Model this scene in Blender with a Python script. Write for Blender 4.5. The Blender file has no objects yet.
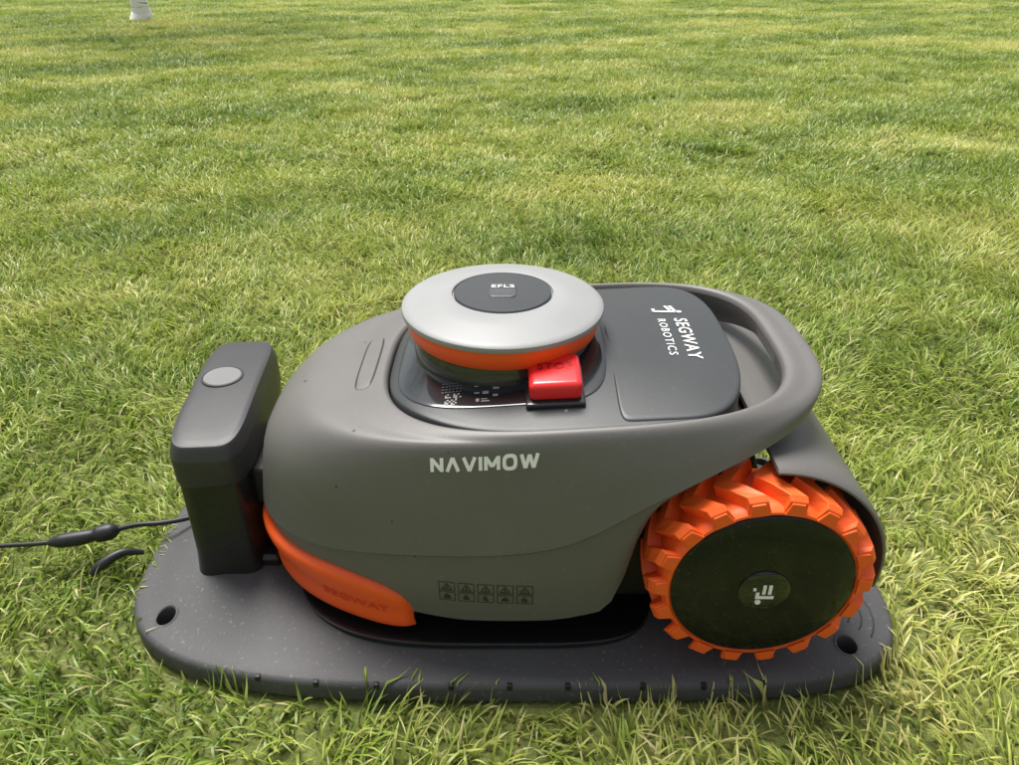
import bpy, math, random, bmesh
import numpy as np
from mathutils import Vector
from mathutils.bvhtree import BVHTree
random.seed(3); rng=np.random.default_rng(5)
scene=bpy.context.scene
YC=0.73

# ------------------------------------------------------------ helpers
def link(o,parent=None):
    scene.collection.objects.link(o)
    if parent is not None: o.parent=parent
    return o
def empty(name,loc=(0,0,0)):
    e=bpy.data.objects.new(name,None); e.empty_display_size=.05; e.location=(0,0,0)
    return link(e)
def mesh_obj(name,verts,faces,mat,parent=None,smooth=True,sharp=None):
    me=bpy.data.meshes.new(name); me.from_pydata([tuple(v) for v in verts],[],[tuple(f) for f in faces]); me.update()
    if mat: me.materials.append(mat)
    if smooth:
        me.polygons.foreach_set('use_smooth',[True]*len(me.polygons))
        if sharp is not None: me.set_sharp_from_angle(angle=math.radians(sharp))
    o=bpy.data.objects.new(name,me)
    return link(o,parent)
def bevel(o,w,seg=3):
    m=o.modifiers.new('bev','BEVEL'); m.width=w; m.segments=seg; m.limit_method='ANGLE'; m.angle_limit=math.radians(40)
def ring(xf,xr,cx,b,nf=2.4,nr=2.6,N=192,yc=YC):
    p=np.arange(N)/N*2*np.pi
    c=-np.cos(p); s=-np.sin(p)
    n=np.where(c<0,nf,nr); a=np.where(c<0,cx-xf,xr-cx)
    x=cx+a*np.sign(c)*np.abs(c)**(2/n); y=yc+b*np.sign(s)*np.abs(s)**(2/n)
    return np.stack([x,y],1)
def sinterp(tab,sig=.015):
    xs=np.array([t[0] for t in tab]); zs=np.array([t[1] for t in tab])
    g=np.linspace(xs[0]-.1,xs[-1]+.1,900)
    v=np.interp(g,xs,zs)
    v=np.where(g<xs[0],zs[0]+(g-xs[0])*(zs[1]-zs[0])/(xs[1]-xs[0]),v)
    v=np.where(g>xs[-1],zs[-1]+(g-xs[-1])*(zs[-1]-zs[-2])/(xs[-1]-xs[-2]),v)
    k=np.arange(-60,61)*(g[1]-g[0]); k=np.exp(-.5*(k/sig)**2); k/=k.sum()
    vp=np.pad(v,60,mode='reflect',reflect_type='odd'); v2=np.convolve(vp,k,'valid')
    return lambda x: np.interp(x,g,v2)
def R3(r2,z):
    z=z(r2[:,0]) if callable(z) else np.full(len(r2),z)
    return np.column_stack([r2,z])
def catmull(rings,sub):
    out=[]; n=len(rings)
    for i in range(n-1):
        p0=rings[max(i-1,0)];p1=rings[i];p2=rings[i+1];p3=rings[min(i+2,n-1)]
        for k in range(sub):
            t=k/sub
            out.append(.5*((2*p1)+(-p0+p2)*t+(2*p0-5*p1+4*p2-p3)*t*t+(-p0+3*p1-3*p2+p3)*t**3))
    out.append(rings[-1]); return out
def loft(rings,close=False,capstart=False,capend=False):
    N=len(rings[0]); V=np.concatenate(rings); F=[]
    M=len(rings)
    for i in range(M if close else M-1):
        a=i*N; b=((i+1)%M)*N
        for j in range(N):
            k=(j+1)%N; F.append((a+j,b+j,b+k,a+k))
    if capstart: F.append(tuple(range(N)))
    if capend: F.append(tuple(reversed(range((M-1)*N,M*N))))
    return V,F
def fix_normals(o):
    bm=bmesh.new(); bm.from_mesh(o.data); bmesh.ops.recalc_face_normals(bm,faces=bm.faces); bm.to_mesh(o.data); bm.free()
def lathe(name,prof,c,mat,parent,N=96,axis='z',sharp=35):
    V=[];F=[]
    for r,h in prof:
        for j in range(N):
            a=2*math.pi*j/N
            if axis=='z': V.append((c[0]+r*math.cos(a),c[1]+r*math.sin(a),c[2]+h))
            else: V.append((c[0]+r*math.cos(a),c[1]+h,c[2]+r*math.sin(a)))
    M=len(prof)
    for i in range(M-1):
        for j in range(N):
            k=(j+1)%N; F.append((i*N+j,i*N+k,(i+1)*N+k,(i+1)*N+j))
    F.append(tuple(range(N))); F.append(tuple(range((M-1)*N,M*N)))
    o=mesh_obj(name,V,F,mat,parent,True,sharp); fix_normals(o); return o
def filled(name,r2,zf,th,mat,parent,center=None,K=18,bev=.0015):
    """zf(x,y) height field slab with rounded edge"""
    c=np.array(center if center is not None else r2.mean(0))
    rings=[]
    z=lambda q:zf(q[:,0],q[:,1])
    rings.append(np.column_stack([r2,z(r2)-th]))
    rings.append(np.column_stack([r2,z(r2)-bev]))
    d=(r2-c); L=np.linalg.norm(d,axis=1,keepdims=True)
    q=c+d*(1-bev*.4/L); rings.append(np.column_stack([q,z(q)-bev*.35]))
    q=c+d*(1-bev*1.2/L); rings.append(np.column_stack([q,z(q)]))
    for s in np.linspace(.97,.02,K):
        q=c+d*(1-bev*1.2/L)*s; rings.append(np.column_stack([q,z(q)]))
    V,F=loft(rings,capend=True,capstart=True)
    o=mesh_obj(name,V,F,mat,parent,True,50); fix_normals(o); return o
def box(name,c,s,mat,parent,bev=.002,rot=(0,0,0),seg=3):
    x,y,z=[q/2 for q in s]
    V=[(-x,-y,-z),(x,-y,-z),(x,y,-z),(-x,y,-z),(-x,-y,z),(x,-y,z),(x,y,z),(-x,y,z)]
    F=[(0,3,2,1),(4,5,6,7),(0,1,5,4),(1,2,6,5),(2,3,7,6),(3,0,4,7)]
    o=mesh_obj(name,V,F,mat,parent,True); o.location=c; o.rotation_euler=rot
    if bev: bevel(o,bev,seg)
    return o
def text_data(body,size,bold=0.0,spacing=1.0):
    cu=bpy.data.curves.new('t','FONT'); cu.body=body; cu.size=size; cu.align_x='CENTER'; cu.align_y='CENTER'
    cu.offset=bold; cu.space_character=spacing; cu.resolution_u=4
    o=bpy.data.objects.new('t',cu); scene.collection.objects.link(o)
    dg=bpy.context.evaluated_depsgraph_get(); me=bpy.data.meshes.new_from_object(o.evaluated_get(dg))
    V=np.array([v.co[:] for v in me.vertices]); F=[tuple(p.vertices) for p in me.polygons]
    bpy.data.objects.remove(o); bpy.data.meshes.remove(me); bpy.data.curves.remove(cu)
    return V,F

# ------------------------------------------------------------ materials
def newmat(name):
    m=bpy.data.materials.new(name); m.use_nodes=True
    nt=m.node_tree; return m,nt,nt.nodes['Principled BSDF']
def N_(nt,t,**kw):
    n=nt.nodes.new(t)
    for k,v in kw.items(): setattr(n,k,v)
    return n
def plastic(name,col,rough=.5,bump=.05,bscale=1500,specks=0.0,coat=0.0,var=.08,speckcol=(.03,.03,.028,1),dust=0.0,spec=.5,metal=0):
    m,nt,b=newmat(name); L=nt.links
    geo=N_(nt,'ShaderNodeNewGeometry')
    n1=N_(nt,'ShaderNodeTexNoise'); n1.inputs['Scale'].default_value=14; n1.inputs['Detail'].default_value=6
    L.new(geo.outputs['Position'],n1.inputs['Vector'])
    mix=N_(nt,'ShaderNodeMix',data_type='RGBA')
    mix.inputs['A'].default_value=tuple(c*(1-var) for c in col)+(1,); mix.inputs['B'].default_value=tuple(min(c*(1+var),1) for c in col)+(1,)
    L.new(n1.outputs['Fac'],mix.inputs['Factor']); out=mix.outputs['Result']
    if dust>0:
        nd=N_(nt,'ShaderNodeTexNoise'); nd.inputs['Scale'].default_value=240; nd.inputs['Detail'].default_value=3
        L.new(geo.outputs['Position'],nd.inputs['Vector'])
        mr=N_(nt,'ShaderNodeMapRange'); mr.inputs['From Min'].default_value=.63; mr.inputs['From Max'].default_value=.72; mr.inputs['To Max'].default_value=dust
        L.new(nd.outputs['Fac'],mr.inputs['Value'])
        md=N_(nt,'ShaderNodeMix',data_type='RGBA'); L.new(mr.outputs[0],md.inputs['Factor']); L.new(out,md.inputs['A']); md.inputs['B'].default_value=(.3,.28,.22,1)
        out=md.outputs['Result']
    if specks>0:
        vo=N_(nt,'ShaderNodeTexVoronoi'); vo.inputs['Scale'].default_value=55; L.new(geo.outputs['Position'],vo.inputs['Vector'])
        sx=N_(nt,'ShaderNodeSeparateColor'); L.new(vo.outputs['Color'],sx.inputs[0])
        mm=N_(nt,'ShaderNodeMath',operation='MULTIPLY'); L.new(sx.outputs[0],mm.inputs[0]); L.new(sx.outputs[1],mm.inputs[1])
        mr2=N_(nt,'ShaderNodeMapRange'); mr2.inputs['From Min'].default_value=1-specks; mr2.inputs['From Max'].default_value=1; mr2.inputs['To Max'].default_value=.14
        L.new(mm.outputs[0],mr2.inputs['Value'])
        lt=N_(nt,'ShaderNodeMath',operation='LESS_THAN'); L.new(vo.outputs['Distance'],lt.inputs[0]); L.new(mr2.outputs[0],lt.inputs[1])
        ms=N_(nt,'ShaderNodeMix',data_type='RGBA'); L.new(lt.outputs[0],ms.inputs['Factor']); L.new(out,ms.inputs['A']); ms.inputs['B'].default_value=speckcol
        out=ms.outputs['Result']
    L.new(out,b.inputs['Base Color'])
    mr3=N_(nt,'ShaderNodeMapRange'); mr3.inputs['To Min'].default_value=max(rough-.07,0.02); mr3.inputs['To Max'].default_value=rough+.08
    L.new(n1.outputs['Fac'],mr3.inputs['Value']); L.new(mr3.outputs[0],b.inputs['Roughness'])
    b.inputs['Coat Weight'].default_value=coat; b.inputs['Specular IOR Level'].default_value=spec; b.inputs['Metallic'].default_value=metal
    if bump>0:
        n2=N_(nt,'ShaderNodeTexNoise'); n2.inputs['Scale'].default_value=bscale; L.new(geo.outputs['Position'],n2.inputs['Vector'])
        bp=N_(nt,'ShaderNodeBump'); bp.inputs['Strength'].default_value=bump; bp.inputs['Distance'].default_value=.0005
        L.new(n2.outputs['Fac'],bp.inputs['Height']); L.new(bp.outputs[0],b.inputs['Normal'])
    return m
M_body=plastic('body_grey',(.136,.130,.124),.43,.3,1400,specks=.5,dust=.16,spec=.5)
M_low=plastic('body_lower_grey',(.132,.126,.120),.48,.3,1400,specks=.45,dust=.18,spec=.45)
M_dark=plastic('chassis_black',(.012,.012,.012),.55,.1)
M_slab=plastic('dock_black',(.009,.009,.010),.30,.1,dust=.05)
M_panel=plastic('panel_satin',(.044,.048,.050),.38,.1,1400,specks=.3,speckcol=(.25,.25,.23,1),dust=.08,spec=.35)
M_gloss=plastic('panel_gloss',(.020,.024,.026),.12,0,coat=.4,dust=.05)
M_silver=plastic('disc_silver',(.29,.295,.295),.45,.15,1800,specks=.15)
M_orange=plastic('orange_plastic',(.95,.112,.014),.40,.1,var=.04,dust=.06)
M_tyre=plastic('orange_rubber',(.95,.130,.016),.5,.3,500,var=.06,dust=.15)
M_emb=plastic('orange_emboss',(.78,.070,.010),.5,0,var=.04)
M_red=plastic('red_plastic',(.82,.020,.024),.32,.05,var=.03,coat=.2)
M_redtxt=plastic('red_dark',(.35,.006,.006),.4,0)
M_white=plastic('white_print',(.92,.92,.91),.5,0,var=.01)
M_grey=plastic('grey_print',(.35,.35,.34),.5,0,var=.02)
M_hub=plastic('hub_gloss',(.007,.009,.009),.16,.05,60,dust=.10,specks=.4,speckcol=(.05,.06,.04,1),spec=.35)
M_cap=plastic('hub_cap',(.010,.010,.011),.08,0,coat=.5)
M_plate=plastic('plate_grey',(.070,.070,.072),.55,.5,900,dust=.35,specks=.3,speckcol=(.02,.018,.015,1),var=.18,spec=.4)
M_tower=plastic('tower_satin',(.014,.014,.015),.28,.1,dust=.06)
M_tcap=plastic('tower_cap',(.036,.036,.038),.42,.3,1500,dust=.08)
M_btn=plastic('button_grey',(.17,.17,.17),.45,.6,700)
M_icon=plastic('icon_print',(.03,.028,.025),.6,0)
M_cable=plastic('cable_black',(.012,.012,.013),.45,.1)

# ------------------------------------------------------------ MOWER
mower=empty('robot_lawn_mower')
CX=.06
zA=sinterp([(-.13,.269),(0,.280),(.12,.288),(.28,.298)],.03)
zB=sinterp([(-.215,.253),(-.1,.262),(.05,.267),(.2,.283),(.31,.296)],.03)
zC=sinterp([(-.262,.208),(-.15,.208),(0,.214),(.15,.255),(.25,.282),(.318,.292)],.03)
zD=sinterp([(-.285,.122),(-.2,.130),(-.1,.148),(.0,.158),(.06,.170),(.13,.220),(.2,.255),(.29,.280),(.318,.285)],.018)
zFt=sinterp([(-.275,.066),(-.15,.058),(-.05,.052),(.05,.058),(.095,.070),(.110,.095),(.116,.13),(.124,.175),(.140,.208),(.18,.238),(.24,.262),(.30,.276)],.004)
rA=ring(-.128,.276,CX,.1565,2.8,3.2)
up=[R3(rA,lambda x:zA(x)-.004),R3(ring(-.1305,.2785,CX,.1585,2.8,3.2),lambda x:zA(x)+.0005),R3(ring(-.138,.286,CX,.1615,2.75,3.15),lambda x:zA(x)+.0018),
    R3(ring(-.168,.299,CX,.1665,2.8,3.1),lambda x:zA(x)-.002),
    R3(ring(-.224,.311,CX,.1715,2.8,3.0),zB),R3(ring(-.265,.317,CX,.1795,2.65,2.85),zC),R3(ring(-.284,.315,CX,.1868,2.4,2.75),zD)]
up=catmull(up,6)
E0=R3(ring(-.279,.311,CX,.1815,2.4,2.75),lambda x:zD(x)+.0000)
E1=R3(ring(-.276,.308,CX,.1785,2.4,2.75),lambda x:zD(x)-.004)
E2=R3(ring(-.2790,.3095,CX,.1812,2.4,2.75),lambda x:zD(x)-.0062)
Fm=R3(ring(-.279,.307,CX,.1800,2.4,2.7),lambda x:.5*(zD(x)-.005)+.5*zFt(x))
F0=R3(ring(-.271,.301,CX,.1735,2.35,2.7),lambda x:np.minimum(zFt(x),zD(x)-.0085))
low=[E2]+catmull([E2,Fm,F0],8)[1:]
V,F=loft(up+[E0,E1]); shell=mesh_obj('upper_shell',V,F,M_body,mower,True,40); fix_normals(shell)
bvh_up=BVHTree.FromPolygons([tuple(v) for v in V],F)
G0=R3(ring(-.268,.298,CX,.170,2.35,2.7),lambda x:np.minimum(zFt(x),zD(x)-.0085)-.001)
G1=R3(ring(-.255,.290,CX,.156,2.35,2.7),lambda x:np.minimum(zFt(x),zD(x)-.0085)+.001)
H1=R3(ring(-.15,.281,CX,.158,2.5,3.0),lambda x:zA(x)-.022)
V2,F2=loft([E1]+low+[G0,G1,H1,R3(rA,lambda x:zA(x)-.016),up[0]]); shl=mesh_obj('side_panel',V2,F2,M_low,mower,True,40); fix_normals(shl)
bvh_lo=BVHTree.FromPolygons([tuple(v) for v in V2],F2)
def zP(x,y):
    x=np.asarray(x,float);y=np.asarray(y,float)
    ky=np.clip(1-((y-YC)/.158)**2,0,1); kx=np.clip(1-(np.minimum(x,0)/.128)**4,0,1)*np.clip(1-.45*(np.maximum(x-.05,0)/.18)**2,0,1)
    return zA(x)-.0040+.022*ky*kx
filled('top_panel',ring(-.1265,.226,CX,.1552,2.8,4.6),zP,.03,M_panel,mower,center=(.05,YC))
filled('gloss_panel',ring(-.116,.097,-.005,.121,3.4,5.0),lambda x,y:zP(x,y)+.0010,.005,M_gloss,mower,center=(-.005,YC),bev=.0008)
filled('battery_lid',ring(.101,.2285,.15,.1490,16,3.2),lambda x,y:zP(x,y)+.0014,.009,M_panel,mower,center=(.16,YC),bev=.0020)
ch=[R3(ring(-.25,.285,CX,.125,3,4),.045),R3(ring(-.262,.295,CX,.132,3,4),.06),R3(ring(-.25,.285,CX,.13,3,4),.13),R3(ring(-.20,.25,CX,.12,3,4),.235)]
V,F=loft(ch,capstart=True,capend=True); c_=mesh_obj('chassis',V,F,M_dark,mower,True,50); fix_normals(c_)
WX,WZ=.242,.129
def guard():
    V=[];F=[]; na=28; ys=[-.179,-.175,-.15,-.08,0,.08,.15,.175,.179]
    for layer in (0,1):
        for i in range(na+1):
            a=math.radians(-10+ i/na*100)
            for j,y in enumerate(ys):
                r=.124-(.0 if layer==0 else .005)-(.003 if abs(y)>.178 and layer==0 else 0)
                V.append((WX+r*math.cos(a)*1.0,YC+y,WZ+r*math.sin(a)*.99+.002))
    W=len(ys); off=(na+1)*W
    for i in range(na):
        for j in range(W-1):
            a=i*W+j; F.append((a,a+1,a+W+1,a+W)); b=a+off; F.append((b,b+W,b+W+1,b+1))
        for j in (0,W-1):
            a=i*W+j; F.append((a,a+W,a+W+off,a+off))
    for i in (0,na):
        for j in range(W-1):
            a=i*W+j; F.append((a,a+1,a+1+off,a+off))
    o=mesh_obj('rear_mudguard',V,F,M_low,mower,True,45); fix_normals(o)
guard()
def wheel(name,ysgn):
    w=bpy.data.objects.new(name,None); link(w,mower)
    yo=YC+ysgn*.198; d=-ysgn
    lathe(name+'_tyre',[(.06,0.004*d),(.0885,.002*d),(.0895,0.0*d),(.0918,0.0005*d),(.0950,.005*d),(.0960,.010*d),(.0960,.06*d),(.092,.066*d),(.05,.066*d)],(WX,yo,WZ),M_tyre,w,axis='y')
    lathe(name+'_disc',[(.02,-.004*d),(.06,-.0035*d),(.084,-.0015*d),(.0875,.0005*d),(.0878,.006*d),(.02,.006*d)],(WX,yo,WZ),M_hub,w,axis='y')
    lathe(name+'_cap',[(.004,-.0085*d),(.02,-.0078*d),(.0245,-.0055*d),(.0255,-.002*d),(.0255,.002*d)],(WX,yo,WZ),M_cap,w,axis='y')
    V=[];F=[]; n=18
    ws=[.001,.006,.020,.034,.048,.061,.0655]
    zig=[-.085,-.080,.03,.140,.03,-.080,-.085]
    topr=[.1045,.1085,.1095,.1095,.1095,.1085,.104]
    for k in range(n):
        a0=2*math.pi*k/n+.1; base=len(V)
        for q,(wy,zg,tr) in enumerate(zip(ws,zig,topr)):
            jj=.004*math.sin(k*7.3+q)
            for ang,r in ((-.112,.0930),(-.080,tr),(.080,tr),(.112,.0930)):
                aa=a0+zg+ang+jj; V.append((WX+r*math.cos(aa),yo+d*wy,WZ+r*math.sin(aa)))
        for q in range(len(ws)-1):
            b=base+q*4
            for e in range(3): F.append((b+e,b+e+1,b+e+5,b+e+4))
        F.append((base,base+3,base+2,base+1)); b=base+(len(ws)-1)*4; F.append((b,b+1,b+2,b+3))
        b=len(V)
        for ang,r,yy in ((-.105,.0905,.0),(-.060,.1030,.0005),(.060,.1030,.0005),(.105,.0905,.0),(-.105,.0905,.006),(-.060,.1030,.006),(.060,.1030,.006),(.105,.0905,.006)):
            aa=a0-.085+ang; V.append((WX+r*math.cos(aa),yo+d*(yy-.0014),WZ+r*math.sin(aa)))
        F+= [(b,b+1,b+2,b+3),(b+4,b+7,b+6,b+5),(b,b+4,b+5,b+1),(b+1,b+5,b+6,b+2),(b+2,b+6,b+7,b+3)]
    o=mesh_obj(name+'_lugs',V,F,M_tyre,w,False); fix_normals(o); bevel(o,.0008,2)
    return yo
yo=wheel('near_rear_wheel',-1); wheel('far_rear_wheel',1)
def flat_xz(name,polys,c,y,mat,parent,s=1.0,th=.0006):
    V=[];F=[]
    for P in polys:
        n=len(P); b=len(V)
        for dy in (-th,th):
            for (a,bb) in P: V.append((c[0]+a*s,y+dy,c[1]+bb*s))
        F.append(tuple(range(b,b+n))); F.append(tuple(reversed(range(b+n,b+2*n))))
        for i in range(n): F.append((b+i,b+(i+1)%n,b+n+(i+1)%n,b+n+i))
    o=mesh_obj(name,V,F,mat,parent,False); fix_normals(o); return o
circ=lambda cx,cz,r,n=14:[(cx+r*math.cos(2*math.pi*i/n),cz+r*math.sin(2*math.pi*i/n)) for i in range(n)]
emb=[circ(-.35,-.8,.22),[(-.6,-.45),(.75,-.45),(.75,-.2),(-.35,-.2),(-.35,.15),(-.6,.15)],[(-.15,-.0),(.08,-.0),(.08,.85),(-.15,.85)],[(.28,-.0),(.52,-.0),(.52,.85),(.28,.85)],[(-.85,.35),(-.65,.35),(-.65,.58),(-.85,.58)]]
flat_xz('wheel_emblem',emb,(WX-.001,WZ),yo-.0088,M_white,mower,.0128)
for k,yy in enumerate((-.09,.09)):
    lathe('front_caster_%d'%k,[(.004,-.012),(.03,-.012),(.034,-.006),(.034,.006),(.03,.012),(.004,.012)],(-.19,YC+yy,.052),M_dark,mower,48,'y')
DC=(-.007,YC,.0110)
lathe('disc_neck',[(.094,.262),(.094,.286),(.0925,.292),(.091,.297),(.091,.301),(.05,.301)],DC,M_gloss,mower,128)
lathe('orange_ring',[(.088,.2975),(.0945,.2980),(.0980,.3015),(.100,.309),(.1018,.3185),(.1005,.3215),(.05,.3215)],DC,M_orange,mower,128)
lathe('silver_disc',[(.06,.320),(.1025,.320),(.1046,.3212),(.1052,.3235),(.1046,.3262),(.1028,.3278),(.098,.3292),(.075,.3345),(.0545,.3385),(.0525,.3378),(.052,.335),(.02,.335)],DC,M_silver,mower,160)
lathe('disc_inlay',[(.0505,.333),(.0505,.3372),(.0495,.3385),(.03,.3392),(.005,.3394)],DC,M_panel,mower,128)
zb_=.3405+DC[2]
filled('disc_badge',ring(DC[0]-.0145,DC[0]+.0145,DC[0],.018,6,6,N=64),lambda x,y:np.full(np.shape(x),zb_),.004,plastic('badge',(.060,.063,.065),.35,0),mower,center=(DC[0],YC),bev=.0015)
def text_flat(name,body,size,c,zf,ang,mat,parent,bold=0,sp=1,sx=1,off=.0005):
    V,F=text_data(body,size,bold,sp); ca,sa=math.cos(ang),math.sin(ang); O=[]
    for v in V:
        x=v[0]*sx;y=v[1]; X=c[0]+x*ca-y*sa; Y=c[1]+x*sa+y*ca; O.append((X,Y,float(zf(X,Y))+off))
    return mesh_obj(name,O,F,mat,parent,False)
text_flat('disc_label','EFLS',.0100,(DC[0],YC+.007),lambda x,y:zb_,0,M_white,mower,0,1.1,1.2,.0008)
text_flat('disc_sublabel','- - -  - -',.005,(DC[0],YC-.004),lambda x,y:zb_,0,M_grey,mower)
zL=lambda x,y:zP(x,y)+.0014
text_flat('lid_lettering','SEGWAY',.0195,(.1850,YC-.018),zL,-math.pi/2,M_white,mower,.0002,1.12,1.04,.0009)
text_flat('lid_lettering_small','ROBOTICS',.0124,(.1645,YC-.016),zL,-math.pi/2,M_white,mower,0,1.25,1.12,.0009)
def lidpoly(name,polys,c,s):
    V=[];F=[]
    for P in polys:
        b=len(V)
        for a,bb in P:
            X=c[0]+bb*s; Y=c[1]-a*s; V.append((X,Y,float(zL(X,Y))+.0009))
        F.append(tuple(range(b,b+len(P))))
    mesh_obj(name,V,F,M_white,mower,False)
lidpoly('lid_emblem',[circ(.35,.95,.2),[(-.8,.35),(.2,.55),(.2,.78),(-.8,.58)],[(-.8,.0),(.1,.2),(.1,.42),(-.8,.22)],[(.2,-1.0),(.42,-1.0),(.52,.65),(.25,.65)],[(-.2,-1.0),(.2,-1.0),(.2,-.78),(-.2,-.78)]],(.174,YC+.050),.0150)
# stop button
bx,by=.043,YC-.099; bz=float(zP(bx,by))
box('stop_button',(bx,by,bz+.0125),(.050,.052,.020),M_red,mower,.006,(math.radians(6),math.radians(-3),0),5)
box('stop_button_seat',(bx,by,bz+.0015),(.056,.058,.006),M_gloss,mower,.002,(math.radians(9),math.radians(-3),0))
V,F=text_data('STOP',.0135,.0003,1.1)
mesh_obj('stop_label',[(bx+v[0],by+.002+v[1],bz+.0233+.105*v[1]+.052*v[0]) for v in V],F,M_redtxt,mower,False)
zG=lambda x,y:zP(x,y)+.0015
def gl(name,rects,mat):
    V=[];F=[]
    for (x,y,w,h) in rects:
        b=len(V)
        for a,c in ((0,0),(w,0),(w,h),(0,h)): V.append((x+a,YC+y+c,float(zG(x+a,YC+y+c))))
        F.append((b,b+1,b+2,b+3))
    mesh_obj(name,V,F,mat,mower,False)
r_=[]
for i in range(8):
    for j in range(8):
        if random.random()<.55: r_.append((-.062+i*.002,-.115+j*.002,.0017,.0017))
gl('code_label',r_,M_grey)
gl('keypad_grille',[(-.066+i*.0035,-.097+j*.0042,.0022,.0016) for i in range(6) for j in range(4)],plastic('key_dim',(.12,.12,.12),.4,0))
gl('keypad_icons',[(-.034,-.092,.004,.004),(-.028,-.091,.006,.002),(-.034,-.102,.005,.002),(-.026,-.103,.006,.004),(-.032,-.113,.003,.004),(-.027,-.1135,.008,.0015),(-.027,-.1105,.006,.0012),(-.016,-.097,.006,.004),(-.016,-.107,.005,.003)],M_grey)
def side_map(name,V,F,cx,cz,mat,bvh,kz,shear=0,off=.0005):
    O=[]
    for v in V:
        x=cx+v[0]; z=cz+v[1]*kz+v[0]*shear
        h=bvh.ray_cast(Vector((x,.2,z)),Vector((0,1,0)))
        loc=h[0]; nn=h[1]
        if nn.y>0: nn=-nn
        O.append(tuple(loc+nn*off))
    return mesh_obj(name,O,F,mat,mower,False)
def stroke(x0,y0,x1,y1,t):
    dx,dy=x1-x0,y1-y0; l=math.hypot(dx,dy); n=4; ux,uy=-dy/l*t/2,dx/l*t/2
    P=[]
    for i in range(n):
        a=i/n;b=(i+1)/n
        P.append([(x0+dx*a-ux,y0+dy*a-uy),(x0+dx*b-ux,y0+dy*b-uy),(x0+dx*b+ux,y0+dy*b+uy),(x0+dx*a+ux,y0+dy*a+uy)])
    return P
def oval(cx,cy,rx,ry,t):
    P=[];n=20
    f=lambda a,s:(cx+(rx-s)*math.copysign(abs(math.cos(a))**.7,math.cos(a)),cy+(ry-s)*math.copysign(abs(math.sin(a))**.7,math.sin(a)))
    for i in range(n):
        a=2*math.pi*i/n;b=2*math.pi*(i+1)/n; P.append([f(a,0),f(b,0),f(b,t),f(a,t)])
    return P
T=.27; polys=[]; cur=0
def L_(ch):
    global cur
    x=cur
    if ch=='N': s=[(0,0,0,1),(0,.92,.72,.08),(.72,0,.72,1)]; w=.72
    if ch=='A': s=[(0,0,.42,1),(.42,1,.84,0)]; w=.84
    if ch=='V': s=[(0,1,.42,0),(.42,0,.84,1)]; w=.84
    if ch=='I': s=[(0,0,0,1)]; w=0
    if ch=='M': s=[(0,0,0,1),(0,.95,.46,.25),(.46,.25,.92,.95),(.92,0,.92,1)]; w=.92
    if ch=='W': s=[(0,1,.30,0),(.30,0,.60,.95),(.60,.95,.90,0),(.90,0,1.20,1)]; w=1.20
    if ch=='O': polys.extend([[ (x+px,py) for px,py in P] for P in oval(.44,.5,.55,.60,T)]); cur+=.88+.40; return
    for q in s:
        for P in stroke(x+q[0],q[1],x+q[2],q[3],T): polys.append(P)
    cur+=w+.40
for ch_ in 'NAVIMOW': L_(ch_)
tot=cur-.40; V=[];F=[]; hh=.0170; sx=.096/tot
for k_,P in enumerate(polys):
    b=len(V); V+=[((a-tot/2)*sx,(c-.5)*hh,0) for a,c in P]; F.append(tuple(range(b,b+4)))
side_map('side_lettering',np.array(V),F,-.0225,.2560,M_white,bvh_up,.8,.10)
def frame(x,z,w,h,t):
    return [[(x,z),(x+w,z),(x+w,z+t),(x,z+t)],[(x,z+h-t),(x+w,z+h-t),(x+w,z+h),(x,z+h)],[(x,z+t),(x+t,z+t),(x+t,z+h-t),(x,z+h-t)],[(x+w-t,z+t),(x+w,z+t),(x+w,z+h-t),(x+w-t,z+h-t)]]
polys=[]
for i in range(5):
    x=i*.0195
    polys+=frame(x,0,.0165,.0130,.0008); polys+=frame(x,.0145,.0165,.0130,.0008)
    polys+=stroke(x+.0035,.0170,x+.0082,.0252,.001)+stroke(x+.0082,.0252,x+.013,.0170,.001)+stroke(x+.0035,.0170,x+.013,.0170,.001)
    polys.append([(x+.0074,.0185),(x+.0090,.0185),(x+.0086,.0225),(x+.0078,.0225)])
    polys.append([(x+.004+.001*(i%3),.003),(x+.011,.002+.001*(i%2)),(x+.012-.001*(i%3),.006),(x+.008,.0105),(x+.005,.007)])
V=[];F=[]
for P in polys:
    b=len(V); V+=[(a-.047,c-.014,0) for a,c in P]; F.append(tuple(range(b,b+len(P))))
side_map('warning_labels',np.array(V),F,-.024,.099,M_icon,bvh_lo,1.0,0.0)
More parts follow.
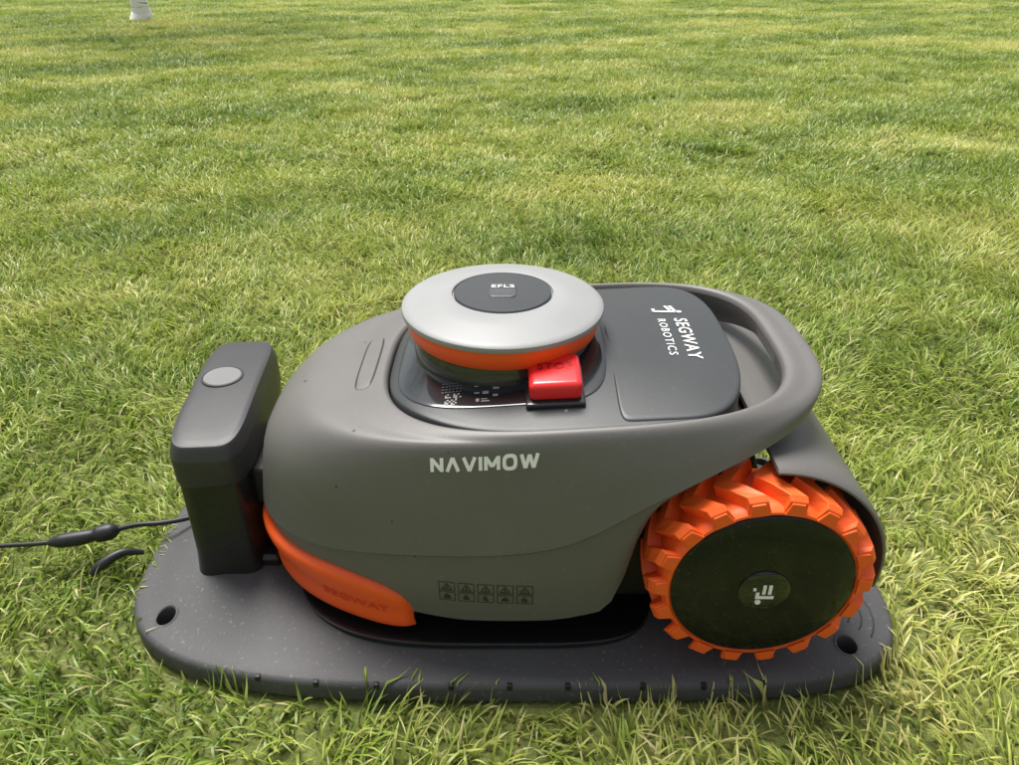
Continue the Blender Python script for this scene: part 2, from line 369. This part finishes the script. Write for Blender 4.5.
def bumper():
    N=192; rt=low; Vt=[]; J=34.5; cols=list(np.linspace(-J,J,109)); K=14
    R=np.array(rt)
    def surfcol(j):
        j0=int(math.floor(j)); t=j-j0
        return R[:,j0%N]*(1-t)+R[:,(j0+1)%N]*t
    for j in cols:
        e=abs(j)/J; c=surfcol(j)
        ee=max(0,(e-.90)/.10)
        ztop=.106-.020*max(0,(e-.70)/.30)**2-.018*(1-math.sqrt(max(0,1-ee**2)))
        zb=.028+.004*(1-e)+.006*(1-math.sqrt(max(0,1-ee**2)))
        for k in range(K+1):
            f=k/K; z=ztop*(1-f)+zb*f
            order=np.argsort(c[:,2]); px=np.interp(z,c[order,2],c[order,0]); py=np.interp(z,c[order,2],c[order,1])
            c2=np.array([.06,YC]); d=np.array([px,py])-c2; d/=np.linalg.norm(d)
            prof=(max(0,1-abs(2*f-1)**6))**.5
            bul=(.0105*prof)*(max(0,1-e**20))**.5-.0020*(1-prof)
            Vt.append((px+d[0]*bul,py+d[1]*bul,z))
    F=[]
    for a in range(len(cols)-1):
        for k in range(K):
            b=a*(K+1)+k; F.append((b,b+K+1,b+K+2,b+1))
    o=mesh_obj('front_bumper',Vt,F,M_orange,mower,True,60); fix_normals(o)
    m=o.modifiers.new('s','SOLIDIFY'); m.thickness=.006; m.offset=-1
    bb=BVHTree.FromPolygons(Vt,F)
    V,Ft=text_data('SEGWAY',.0165,.0004,1.1); O=[]
    for v in V:
        x=-.163+v[0]*1.05; z=.0615+v[1]-.04*v[0]
        h=bb.ray_cast(Vector((x,.3,z)),Vector((0,1,0)))
        if h[0] is None: return
        nn=h[1] if h[1].y<0 else -h[1]
        O.append(tuple(h[0]+nn*.0006))
    mesh_obj('bumper_emboss',O,Ft,M_emb,mower,False)
bumper()
def pad(name,w,h,off,mat):
    r=ring(-w,w,0,h,4,4,N=96,yc=0); O=[]; FF=[]; K=8
    for s in np.linspace(1,.03,K):
        for a,b in r*s:
            x=-.1510+a; y=YC-.002+b
            hh=bvh_up.ray_cast(Vector((x,y,.5)),Vector((0,0,-1)))
            O.append((x,y,hh[0].z+(off if s<.99 else off-.0010)))
    M=96
    for i in range(K-1):
        for j in range(M): k=(j+1)%M; FF.append((i*M+j,i*M+k,(i+1)*M+k,(i+1)*M+j))
    FF.append(tuple(range((K-1)*M,K*M)))
    o=mesh_obj(name,O,FF,mat,mower,True); fix_normals(o)
pad('shoulder_seam',.0106,.0594,.0008,M_dark); pad('shoulder_pad',.0090,.0578,.0013,M_body)

# ------------------------------------------------------------ CHARGING STATION
dock=empty('charging_station')
PY=.731; PB=.213
def pr(d): return ring(-.444+d,.438-d,0,PB-d,3.4,5,N=240,yc=PY)
prf=[(0.004,-.024),(0,-.020),(0,-.004),(.0008,-.0005),(.0028,.0022),(.006,.0036),(.015,.0050),(.035,.0088),(.06,.0145),(.09,.0178),(.13,.018),(.20,.018)]
def plz(r,z):
    bump=.018*np.exp(-(((r[:,0]+.33)/.07)**2+((r[:,1]-.76)/.12)**2))
    return np.full(len(r),z)+(bump if z>.008 else 0)
rs=[]
for d,z in prf:
    r=pr(d); rs.append(np.column_stack([r,plz(r,z)]))
V,F=loft(rs,capstart=True,capend=True)
plate=mesh_obj('base_plate',V,F,M_plate,dock,True,40); fix_normals(plate)
holes=[(-.385,.607),(.364,.568)]
cut=[]
for cx,cy in holes+[(-.383,.86),(.366,.90)]:
    Vc=[];n=32
    for z in (-.05,.08):
        for j in range(n): a=2*math.pi*j/n; Vc.append((cx+.0110*math.cos(a),cy+.0110*math.sin(a),z))
    Fc=[(j,(j+1)%n,n+(j+1)%n,n+j) for j in range(n)]+[tuple(reversed(range(n))),tuple(range(n,2*n))]
    c=mesh_obj('cut',Vc,Fc,None,None,False); fix_normals(c); cut.append(c)
    m=plate.modifiers.new('b','BOOLEAN'); m.object=c; m.operation='DIFFERENCE'; m.solver='EXACT'
dg=bpy.context.evaluated_depsgraph_get(); me=bpy.data.meshes.new_from_object(plate.evaluated_get(dg)); plate.modifiers.clear(); plate.data=me
for c in cut: bpy.data.objects.remove(c)
bvp=BVHTree.FromPolygons([v.co[:] for v in me.vertices],[tuple(p.vertices) for p in me.polygons])
def pz(x,y):
    h=bvp.ray_cast(Vector((x,y,.3)),Vector((0,0,-1))); return h[0].z
for k,(cx,cy) in enumerate(holes):
    Vh=[];Fh=[];n=40
    for r,dz in ((.0112,-.004),(.0116,.0008),(.0135,.0010),(.0152,-.002)):
        for j in range(n):
            a=2*math.pi*j/n; x,y=cx+r*math.cos(a),cy+r*math.sin(a)
            zz=pz(cx+.016*math.cos(a),cy+.016*math.sin(a)); Vh.append((x,y,zz+dz))
    for i in range(3):
        for j in range(n): q=(j+1)%n; Fh.append((i*n+j,i*n+q,(i+1)*n+q,(i+1)*n+j))
    o=mesh_obj('peg_hole_rim_%d'%k,Vh,Fh,M_plate,dock,True)
def arc(name,c,r,a0,a1,w=.0016):
    V=[];F=[];n=24
    for i in range(n+1):
        a=math.radians(a0+(a1-a0)*i/n)
        for rr,dz in ((r-w,-.001),(r-w*.5,.0006),(r+w*.5,.0006),(r+w,-.001)):
            x,y=c[0]+rr*math.cos(a),c[1]+rr*math.sin(a); V.append((x,y,pz(x,y)+dz))
    for i in range(n):
        for e in range(3): b=i*4+e; F.append((b,b+1,b+5,b+4))
    o=mesh_obj(name,V,F,M_dark,dock,True); fix_normals(o)
for k,r in enumerate((.030,.043,.056)): arc('plate_arc_%d'%k,(.352,.616),r,-40,62)
for k,x in enumerate((-.262,-.2,-.137,-.06,.0,.06,.137,.2,.262)):
    r=pr(0); near=r[r[:,1]<PY]; y=near[np.argmin(abs(near[:,0]-x)),1]
    box('rim_notch_%d'%k,(x,y+.0022,.0003),(.0055,.005,.0075),M_dark,dock,.0008)
filled('under_body_slab',ring(-.250,.165,-.03,.172,3,5,N=160),lambda x,y:.0195+0*x,.006,M_slab,dock,center=(-.03,YC),bev=.0012)  # thin, nearly black slab on the plate below the mower body
def tower():
    tc=np.array([-.334,.774]); yaw=math.radians(4)
    def rr(hx,hy,z,dx=0,dome=0,n=5):
        r=ring(-hx,hx,0,hy,n,n,N=128,yc=0)
        z_=np.full(len(r),z)-dome*(r[:,1]/.11)**2+.03*r[:,1]*(1 if z>.15 else 0)
        ca,sa=math.cos(yaw),math.sin(yaw)
        x=r[:,0]*ca-r[:,1]*sa; y=r[:,0]*sa+r[:,1]*ca
        return np.column_stack([x+tc[0]+dx,y+tc[1],z_])
    V,F=loft([rr(.046,.122,.012),rr(.044,.119,.03),rr(.0425,.117,.05),rr(.042,.116,.10),rr(.0415,.117,.160)],capstart=True,capend=True)
    o=mesh_obj('tower_body',V,F,M_tower,dock,True,50); fix_normals(o)
    rows=[rr(.0415,.117,.1545),rr(.0422,.1185,.156),rr(.0426,.120,.159),rr(.0426,.1205,.190,0,.003)]
    top=[rr(.0426,.1205,.192,0,.003),rr(.0420,.120,.1955,0,.0035),rr(.0385,.1150,.2085,0,.004),rr(.0372,.112,.2105,0,.0045),rr(.033,.104,.2120,0,.005)]
    rows=rows[:-1]+catmull(top,4)
    for s in (.8,.6,.4,.2,.03): rows.append(rr(.033*s,.104*s,.2120+.0008*(1-s),0,.005))
    V,F=loft(rows,capstart=True,capend=True)
    o=mesh_obj('tower_cap',V,F,M_tcap,dock,True,60); fix_normals(o)
    bv=BVHTree.FromPolygons([tuple(v) for v in V],F)
    c=(-.342,.790); h=bv.ray_cast(Vector((c[0],c[1],.5)),Vector((0,0,-1)))[0]
    lathe('tower_button_ring',[(.0245,-.003),(.0245,.0002),(.024,.0007),(.0225,.0007),(.0222,.0)],(c[0],c[1],h.z),M_dark,dock,64)
    lathe('tower_button',[(.022,-.003),(.022,.0006),(.0212,.0012),(.003,.0013)],(c[0],c[1],h.z),M_btn,dock,64)
tower()
box('charging_contact_block',(-.277,YC+.01,.125),(.05,.10,.05),M_dark,dock,.006)
box('tower_ledge',(-.305,YC+.02,.028),(.07,.16,.02),M_tower,dock,.006)

def tube(name,pts,rads,mat,parent=None,N=12):
    P=np.array(pts,float)
    Q=catmull([p.reshape(1,3) for p in P],8); Q=np.concatenate(Q)
    Rr=np.concatenate(catmull([np.array([[r]]) for r in rads],8)).ravel()
    V=[];F=[]
    for i,p in enumerate(Q):
        t=Q[min(i+1,len(Q)-1)]-Q[max(i-1,0)]; t/=np.linalg.norm(t)
        s=np.cross(t,[0,0,1] if abs(t[2])<.9 else [1,0,0]); s/=np.linalg.norm(s)+1e-9; u=np.cross(s,t)
        for j in range(N):
            a=2*math.pi*j/N; V.append(tuple(p+Rr[i]*(math.cos(a)*s+math.sin(a)*u)))
    for i in range(len(Q)-1):
        for j in range(N): k=(j+1)%N; F.append((i*N+j,i*N+k,(i+1)*N+k,(i+1)*N+j))
    F.append(tuple(range(N))); F.append(tuple(reversed(range((len(Q)-1)*N,len(Q)*N))))
    o=mesh_obj(name,V,F,mat,parent,True,60); fix_normals(o); return o
cab=empty('power_cable')
tube('cord',[(-1.25,.86,.012),(-.90,.73,.018),(-.70,.705,.022),(-.60,.708,.022),(-.56,.713,.022)],[.0030]*5,M_cable,cab)
tube('connector',[(-.567,.711,.022),(-.556,.714,.022),(-.545,.717,.022),(-.530,.721,.022),(-.518,.725,.0225),(-.512,.727,.0225),(-.498,.732,.023),(-.490,.735,.023)],[.0035,.0080,.0092,.0092,.0078,.0105,.0105,.0045],M_cable,cab,20)
tube('cord_end',[(-.497,.733,.023),(-.47,.740,.026),(-.44,.745,.025),(-.41,.753,.026),(-.365,.77,.030)],[.0034]*5,M_cable,cab)
tube('short_dark_tube',[(-.505,.680,.000),(-.495,.688,.008),(-.475,.704,.013),(-.455,.714,.004)],[.004,.0065,.0055,.003],M_cable,cab)  # short dark tube on the grass beside the connector

# ------------------------------------------------------------ GRASS
def vnoise(x,y,sc,seed):
    r=np.random.default_rng(seed); T=r.random((256,256))
    X=x*sc+97.3; Y=y*sc+31.7; i=np.floor(X).astype(int); j=np.floor(Y).astype(int); fx=X-i; fy=Y-j
    fx=fx*fx*(3-2*fx); fy=fy*fy*(3-2*fy)
    g=lambda a,b:T[a%256,b%256]
    return g(i,j)*(1-fx)*(1-fy)+g(i+1,j)*fx*(1-fy)+g(i,j+1)*(1-fx)*fy+g(i+1,j+1)*fx*fy
def blades(x,y,z0,Lm,wm,rg,leanaz=None,S=4):
    n=len(x)
    L=Lm*(.50+.75*rg.random(n)); w=wm*(.55+.8*rg.random(n))
    az=rg.random(n)*2*np.pi if leanaz is None else leanaz+rg.normal(0,1.1,n)
    lean=np.clip(.15+.60*rg.random(n)+.30*rg.random(n)**3,0,1.2)
    curl=.3+1.5*rg.random(n)**1.5
    tw=rg.normal(0,.5,n)
    dx,dy=np.cos(az),np.sin(az)
    px,py,pz_=x.copy(),y.copy(),np.full(n,z0)
    sx,sy=-np.sin(az+tw),np.cos(az+tw)
    wid=np.interp(np.linspace(0,1,S+1),[0,.25,.5,.75,1],[.75,1,.88,.6,.06])
    V=np.zeros((n,S+1,2,3)); C=np.zeros((n,S+1,2,4)); rc=rg.random(n); rc2=rg.random(n)
    for s in range(S+1):
        if s>0:
            th=lean+curl*((s-.5)/S)**1.3
            h=L/S
            px=px+dx*np.sin(th)*h; py=py+dy*np.sin(th)*h; pz_=np.maximum(pz_+np.cos(th)*h,z0+.003)
        for e,sg in ((0,-1),(1,1)):
            V[:,s,e,0]=px+sg*sx*w*wid[s]/2; V[:,s,e,1]=py+sg*sy*w*wid[s]/2; V[:,s,e,2]=pz_
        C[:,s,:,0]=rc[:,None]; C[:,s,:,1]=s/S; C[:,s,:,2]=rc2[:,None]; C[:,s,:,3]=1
    V=V.reshape(-1,3); C=C.reshape(-1,4)
    base=(np.arange(n)*(S+1)*2)[:,None]
    q=np.array([[s*2,s*2+1,s*2+3,s*2+2] for s in range(S)])
    Fq=(base[:,:,None]+q[None]).reshape(-1,4)
    return V,Fq,C
def fast_mesh(name,V,Fq,C,mat):
    me=bpy.data.meshes.new(name)
    me.vertices.add(len(V)); me.vertices.foreach_set('co',V.astype(np.float32).ravel())
    me.loops.add(Fq.size); me.loops.foreach_set('vertex_index',Fq.astype(np.int32).ravel())
    me.polygons.add(len(Fq)); me.polygons.foreach_set('loop_start',np.arange(0,Fq.size,4,dtype=np.int32)); 
    me.polygons.foreach_set('use_smooth',np.ones(len(Fq),bool))
    at=me.color_attributes.new('bcol','FLOAT_COLOR','POINT'); at.data.foreach_set('color',C.astype(np.float32).ravel())
    me.materials.append(mat); me.update(calc_edges=True); me.validate()
    return me
def grass_mat():
    m,nt,b=newmat('grass_blade'); L=nt.links
    at=N_(nt,'ShaderNodeAttribute',attribute_name='bcol'); sp=N_(nt,'ShaderNodeSeparateColor'); L.new(at.outputs['Color'],sp.inputs[0])
    geo=N_(nt,'ShaderNodeNewGeometry')
    mp=N_(nt,'ShaderNodeMapping'); mp.inputs['Rotation'].default_value=(0,0,math.radians(80)); mp.inputs['Scale'].default_value=(.75,1.35,1); L.new(geo.outputs['Position'],mp.inputs['Vector'])
    n1=N_(nt,'ShaderNodeTexNoise'); n1.inputs['Scale'].default_value=1.15; n1.inputs['Detail'].default_value=5; n1.inputs['Roughness'].default_value=.58
    L.new(mp.outputs[0],n1.inputs['Vector'])
    n2=N_(nt,'ShaderNodeTexNoise'); n2.inputs['Scale'].default_value=8; n2.inputs['Detail'].default_value=3
    L.new(geo.outputs['Position'],n2.inputs['Vector'])
    def math_(op,a,bv):
        n=N_(nt,'ShaderNodeMath',operation=op)
        for i,q in enumerate((a,bv)):
            if isinstance(q,(int,float)): n.inputs[i].default_value=q
            else: L.new(q,n.inputs[i])
        return n.outputs[0]
    f=math_('ADD',math_('MULTIPLY',sp.outputs[0],.55),math_('MULTIPLY',math_('SUBTRACT',n1.outputs['Fac'],.40),2.0))
    f=math_('ADD',f,math_('MULTIPLY',math_('SUBTRACT',n2.outputs['Fac'],.5),.7))
    mp2=N_(nt,'ShaderNodeMapping'); mp2.inputs['Rotation'].default_value=(0,0,math.radians(62)); L.new(geo.outputs['Position'],mp2.inputs['Vector'])
    wv=N_(nt,'ShaderNodeTexWave',bands_direction='X'); wv.inputs['Scale'].default_value=.42; wv.inputs['Distortion'].default_value=1.8; wv.inputs['Detail'].default_value=2; L.new(mp2.outputs[0],wv.inputs['Vector'])
    f=math_('ADD',f,math_('MULTIPLY',math_('SUBTRACT',wv.outputs['Fac'],.5),.20))
    cr=N_(nt,'ShaderNodeValToRGB'); e=cr.color_ramp.elements
    e[0].position=.0; e[0].color=(.115,.200,.026,1); e[1].position=1; e[1].color=(.66,.62,.22,1)
    k=e.new(.40); k.color=(.265,.365,.052,1); k=e.new(.70); k.color=(.45,.51,.110,1)
    L.new(f,cr.inputs[0])
    gt=math_('GREATER_THAN',sp.outputs[2],.92)
    mx=N_(nt,'ShaderNodeMix',data_type='RGBA'); L.new(math_('MULTIPLY',gt,.8),mx.inputs['Factor']); L.new(cr.outputs[0],mx.inputs['A']); mx.inputs['B'].default_value=(.68,.60,.32,1)
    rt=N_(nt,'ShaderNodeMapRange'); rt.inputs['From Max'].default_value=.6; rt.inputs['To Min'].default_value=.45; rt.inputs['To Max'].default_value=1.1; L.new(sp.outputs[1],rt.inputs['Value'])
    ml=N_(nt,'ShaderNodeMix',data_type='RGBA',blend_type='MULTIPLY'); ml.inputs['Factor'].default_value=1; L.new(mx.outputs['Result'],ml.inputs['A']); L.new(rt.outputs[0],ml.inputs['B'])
    L.new(ml.outputs['Result'],b.inputs['Base Color']); b.inputs['Roughness'].default_value=.40; b.inputs['Specular IOR Level'].default_value=.5
    tr=N_(nt,'ShaderNodeBsdfTranslucent'); L.new(ml.outputs['Result'],tr.inputs['Color'])
    ms=N_(nt,'ShaderNodeMixShader'); ms.inputs[0].default_value=.36; L.new(b.outputs[0],ms.inputs[1]); L.new(tr.outputs[0],ms.inputs[2])
    L.new(ms.outputs[0],nt.nodes['Material Output'].inputs['Surface'])
    return m
M_grass=grass_mat()
grass=empty('grass')
n=225000
y=.12+rng.random(n)*2.35; x=(rng.random(n)*2-1)*2.25
k=np.abs(x)<.75+.62*y
d=.85+.25*vnoise(x,y,9,4)+.25*(vnoise(x,y,28,5)-.5); k&=rng.random(n)<d
def in_plate(x,y,mg):
    a=.441+mg;b_=PB+mg; nn=np.where(x<0,3.4,5.0); return (np.abs(x)/a)**nn+(np.abs(y-PY)/b_)**nn<1
k&=~in_plate(x,y,.005)
x=x[k];y=y[k]
az=vnoise(x,y,5,11)*4*np.pi+vnoise(x,y,1.3,12)*6
hl=.025+.021*vnoise(x,y,7,13)+.012*vnoise(x,y,30,14)
edge=in_plate(x,y,.035); hl=np.where(edge,hl*(.62+.45*(vnoise(x,y,22,31)>.72)),hl)
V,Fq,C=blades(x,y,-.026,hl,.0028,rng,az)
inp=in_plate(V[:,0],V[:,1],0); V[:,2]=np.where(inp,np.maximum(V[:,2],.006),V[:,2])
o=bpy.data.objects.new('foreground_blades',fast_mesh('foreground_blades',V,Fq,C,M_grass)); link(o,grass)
coll=bpy.data.collections.new('grass_patches')
PS=.30
for q in range(7):
    rg=np.random.default_rng(40+q); n=1350
    rr_=PS*.72*np.sqrt(rg.random(n))*(.75+.25*rg.random(n)); aa=rg.random(n)*2*np.pi
    px=rr_*np.cos(aa); py=rr_*np.sin(aa)
    az=vnoise(px,py,6,50+q)*4*np.pi
    hl=.027+.022*vnoise(px,py,8,60+q)
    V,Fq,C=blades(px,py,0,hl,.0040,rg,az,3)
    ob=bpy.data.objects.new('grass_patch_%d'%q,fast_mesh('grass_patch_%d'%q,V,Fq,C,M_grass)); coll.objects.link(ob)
pts=[];rot=[];scl=[]
row=0
for Y in np.arange(-1.2,13.5,PS*.86):
    hw=1.8+.76*max(Y,0); row+=1
    for X in np.arange(-hw+(row%2)*PS*.5,hw,PS*.98):
        cx=X+random.uniform(-.07,.07); cy=Y+random.uniform(-.07,.07)
        m_=PS*.38
        if (.12+m_<cy<2.47-m_) and abs(cx)<min(.75+.62*(cy-m_),2.25)-m_: continue
        pts.append((cx,cy,-.026)); rot.append((random.gauss(0,.03),random.gauss(0,.03),random.random()*6.283)); s=random.uniform(.95,1.2); scl.append((s,s,random.uniform(.85,1.1)))
me=bpy.data.meshes.new('lawn_points'); me.from_pydata(pts,[],[])
a=me.attributes.new('rot','FLOAT_VECTOR','POINT'); a.data.foreach_set('vector',np.array(rot,np.float32).ravel())
a=me.attributes.new('scl','FLOAT_VECTOR','POINT'); a.data.foreach_set('vector',np.array(scl,np.float32).ravel())
ob=bpy.data.objects.new('lawn_patches',me); link(ob,grass)
ng=bpy.data.node_groups.new('scatter','GeometryNodeTree')
ng.interface.new_socket('Geometry',in_out='INPUT',socket_type='NodeSocketGeometry'); ng.interface.new_socket('Geometry',in_out='OUTPUT',socket_type='NodeSocketGeometry')
gi=ng.nodes.new('NodeGroupInput'); go=ng.nodes.new('NodeGroupOutput'); ip=ng.nodes.new('GeometryNodeInstanceOnPoints'); ci=ng.nodes.new('GeometryNodeCollectionInfo')
ci.inputs['Collection'].default_value=coll; ci.inputs['Separate Children'].default_value=True; ci.inputs['Reset Children'].default_value=True
ra=ng.nodes.new('GeometryNodeInputNamedAttribute'); ra.data_type='FLOAT_VECTOR'; ra.inputs[0].default_value='rot'
sa_=ng.nodes.new('GeometryNodeInputNamedAttribute'); sa_.data_type='FLOAT_VECTOR'; sa_.inputs[0].default_value='scl'
ri=ng.nodes.new('FunctionNodeRandomValue'); ri.data_type='INT'
for s in ri.inputs:
    if s.name=='Max' and s.type=='INT': s.default_value=6
    if s.name=='Min' and s.type=='INT': s.default_value=0
ro=[s for s in ri.outputs if s.type=='INT'][0]
LK=ng.links.new
LK(gi.outputs[0],ip.inputs['Points']); LK(ci.outputs[0],ip.inputs['Instance']); ip.inputs['Pick Instance'].default_value=True; LK(ro,ip.inputs['Instance Index'])
LK(ra.outputs[0],ip.inputs['Rotation']); LK(sa_.outputs[0],ip.inputs['Scale']); LK(ip.outputs[0],go.inputs[0])
md=ob.modifiers.new('scatter','NODES'); md.node_group=ng

# ------------------------------------------------------------ GROUND
def ground_mat():
    m,nt,b=newmat('lawn_soil'); L=nt.links
    geo=N_(nt,'ShaderNodeNewGeometry')
    n1=N_(nt,'ShaderNodeTexNoise'); n1.inputs['Scale'].default_value=3; n1.inputs['Detail'].default_value=10; L.new(geo.outputs['Position'],n1.inputs['Vector'])
    n2=N_(nt,'ShaderNodeTexNoise'); n2.inputs['Scale'].default_value=160; n2.inputs['Detail'].default_value=4; L.new(geo.outputs['Position'],n2.inputs['Vector'])
    cr=N_(nt,'ShaderNodeValToRGB'); e=cr.color_ramp.elements; e[0].position=.3; e[0].color=(.07,.10,.02,1); e[1].position=.7; e[1].color=(.25,.27,.075,1)
    ad=N_(nt,'ShaderNodeMath',operation='ADD'); mu=N_(nt,'ShaderNodeMath',operation='MULTIPLY'); mu.inputs[1].default_value=.5
    L.new(n1.outputs['Fac'],ad.inputs[0]); L.new(n2.outputs['Fac'],ad.inputs[1]); L.new(ad.outputs[0],mu.inputs[0]); L.new(mu.outputs[0],cr.inputs[0])
    L.new(cr.outputs[0],b.inputs['Base Color']); b.inputs['Roughness'].default_value=.95
    bp=N_(nt,'ShaderNodeBump'); bp.inputs['Distance'].default_value=.01; bp.inputs['Strength'].default_value=.6; L.new(n2.outputs['Fac'],bp.inputs['Height']); L.new(bp.outputs[0],b.inputs['Normal'])
    return m
mesh_obj('ground',[(-400,-400,-.027),(400,-400,-.027),(400,400,-.027),(-400,400,-.027)],[(0,1,2,3)],ground_mat(),None,False)

# ------------------------------------------------------------ BIRCH TREE
def bark():
    m,nt,b=newmat('birch_bark'); L=nt.links
    geo=N_(nt,'ShaderNodeNewGeometry'); mp=N_(nt,'ShaderNodeMapping'); mp.inputs['Scale'].default_value=(6,6,40); L.new(geo.outputs['Position'],mp.inputs['Vector'])
    n=N_(nt,'ShaderNodeTexNoise'); n.inputs['Scale'].default_value=1; n.inputs['Detail'].default_value=5; L.new(mp.outputs[0],n.inputs['Vector'])
    cr=N_(nt,'ShaderNodeValToRGB'); e=cr.color_ramp.elements; e[0].position=.28; e[0].color=(.06,.05,.045,1); e[1].position=.36; e[1].color=(.90,.90,.89,1)
    L.new(n.outputs['Fac'],cr.inputs[0]); L.new(cr.outputs[0],b.inputs['Base Color']); b.inputs['Roughness'].default_value=.7
    return m
M_bark=bark(); 
def leafmat():
    m,nt,b=newmat('birch_leaf'); L=nt.links
    oi=N_(nt,'ShaderNodeNewGeometry'); cr=N_(nt,'ShaderNodeValToRGB'); e=cr.color_ramp.elements; e[0].color=(.04,.075,.012,1); e[1].color=(.11,.16,.03,1)
    L.new(oi.outputs['Random Per Island'],cr.inputs[0]); L.new(cr.outputs[0],b.inputs['Base Color']); b.inputs['Roughness'].default_value=.55; return m
M_leaf=leafmat()
def birch(name,x,y,h,r0,seed):
    rg=random.Random(seed); e=empty(name)
    P=[(x,y,-.05)];R=[r0*1.5]
    zz=[.03,.12,.5,1.2,2,3,h*.7,h]; px,py=x,y
    for z in zz:
        px+=rg.gauss(0,.012); py+=rg.gauss(0,.012); P.append((px,py,z)); R.append(r0*(1.3 if z<.05 else 1.08 if z<.2 else 1-.85*z/h))
    tube('trunk_of_'+name.replace('.','_'),P,R,M_bark,e,16)
    ends=[]
    for i in range(16):
        z=2.3+(h-2.5)*i/16; a=i*2.4; l=(1-z/h)*1.6+.35
        s=np.array([x,y,z]); d=np.array([math.cos(a),math.sin(a),.7])
        p=[tuple(s),tuple(s+d*l*.4),tuple(s+d*l*.8+np.array([0,0,.05])),tuple(s+d*l+np.array([0,0,-.1]))]
        tube('limb_%d'%i,p,[r0*.3,r0*.2,r0*.12,r0*.04],M_bark,e,6)
        for t in (.4,.6,.8,1): ends.append(s+d*l*t)
    V=[];F=[]
    for c in ends:
        for k in range(5):
            cc=c+np.array([rg.gauss(0,.22),rg.gauss(0,.22),rg.gauss(-.05,.2)])
            for q in range(16):
                o=cc+np.array([rg.gauss(0,.1),rg.gauss(0,.1),rg.gauss(0,.13)]); b=len(V); s=.026
                u=np.array([rg.gauss(0,1) for _ in range(3)]);u/=np.linalg.norm(u); w=np.cross(u,[rg.gauss(0,1) for _ in range(3)]); w/=np.linalg.norm(w)
                V+=[tuple(o-u*s),tuple(o+w*s*.6),tuple(o+u*s*1.2),tuple(o-w*s*.6)]; F.append((b,b+1,b+2,b+3))
    mesh_obj('crown_of_'+name.replace('.','_'),V,F,M_leaf,e,False)
birch('birch_tree',-3.32,7.6,5.6,.068,1)

# ------------------------------------------------------------ LIGHT, SKY, CAMERA
SUN_EL,SUN_AZ=68,-30
w=bpy.data.worlds.new('World'); scene.world=w; w.use_nodes=True; nt=w.node_tree
bg=nt.nodes['Background']; sky=nt.nodes.new('ShaderNodeTexSky'); sky.sky_type='NISHITA'; sky.sun_disc=False
sky.sun_elevation=math.radians(SUN_EL); sky.sun_rotation=math.radians(SUN_AZ); sky.dust_density=4; sky.air_density=1
hs=nt.nodes.new('ShaderNodeHueSaturation'); hs.inputs['Saturation'].default_value=.30
nt.links.new(sky.outputs[0],hs.inputs['Color']); nt.links.new(hs.outputs[0],bg.inputs['Color']); bg.inputs['Strength'].default_value=.15
sl=bpy.data.lights.new('sun','SUN'); sl.energy=5.0; sl.angle=math.radians(28); sl.color=(1,.965,.91)
so=bpy.data.objects.new('sun',sl); link(so)
el,az=math.radians(SUN_EL),math.radians(SUN_AZ)
dv=Vector((math.cos(el)*math.sin(az),math.cos(el)*math.cos(az),math.sin(el)))
so.rotation_euler=dv.to_track_quat('Z','Y').to_euler(); so.location=dv*5
cam=bpy.data.cameras.new('camera'); cam.sensor_width=36; cam.lens=27.06; cam.clip_end=2000; cam.clip_start=.01
co=bpy.data.objects.new('camera',cam); link(co); co.location=(0,0,.67); co.rotation_euler=(math.radians(90-30.5),0,0)
scene.camera=co
scene.view_settings.view_transform='Standard'; scene.view_settings.look='None'; scene.view_settings.exposure=0
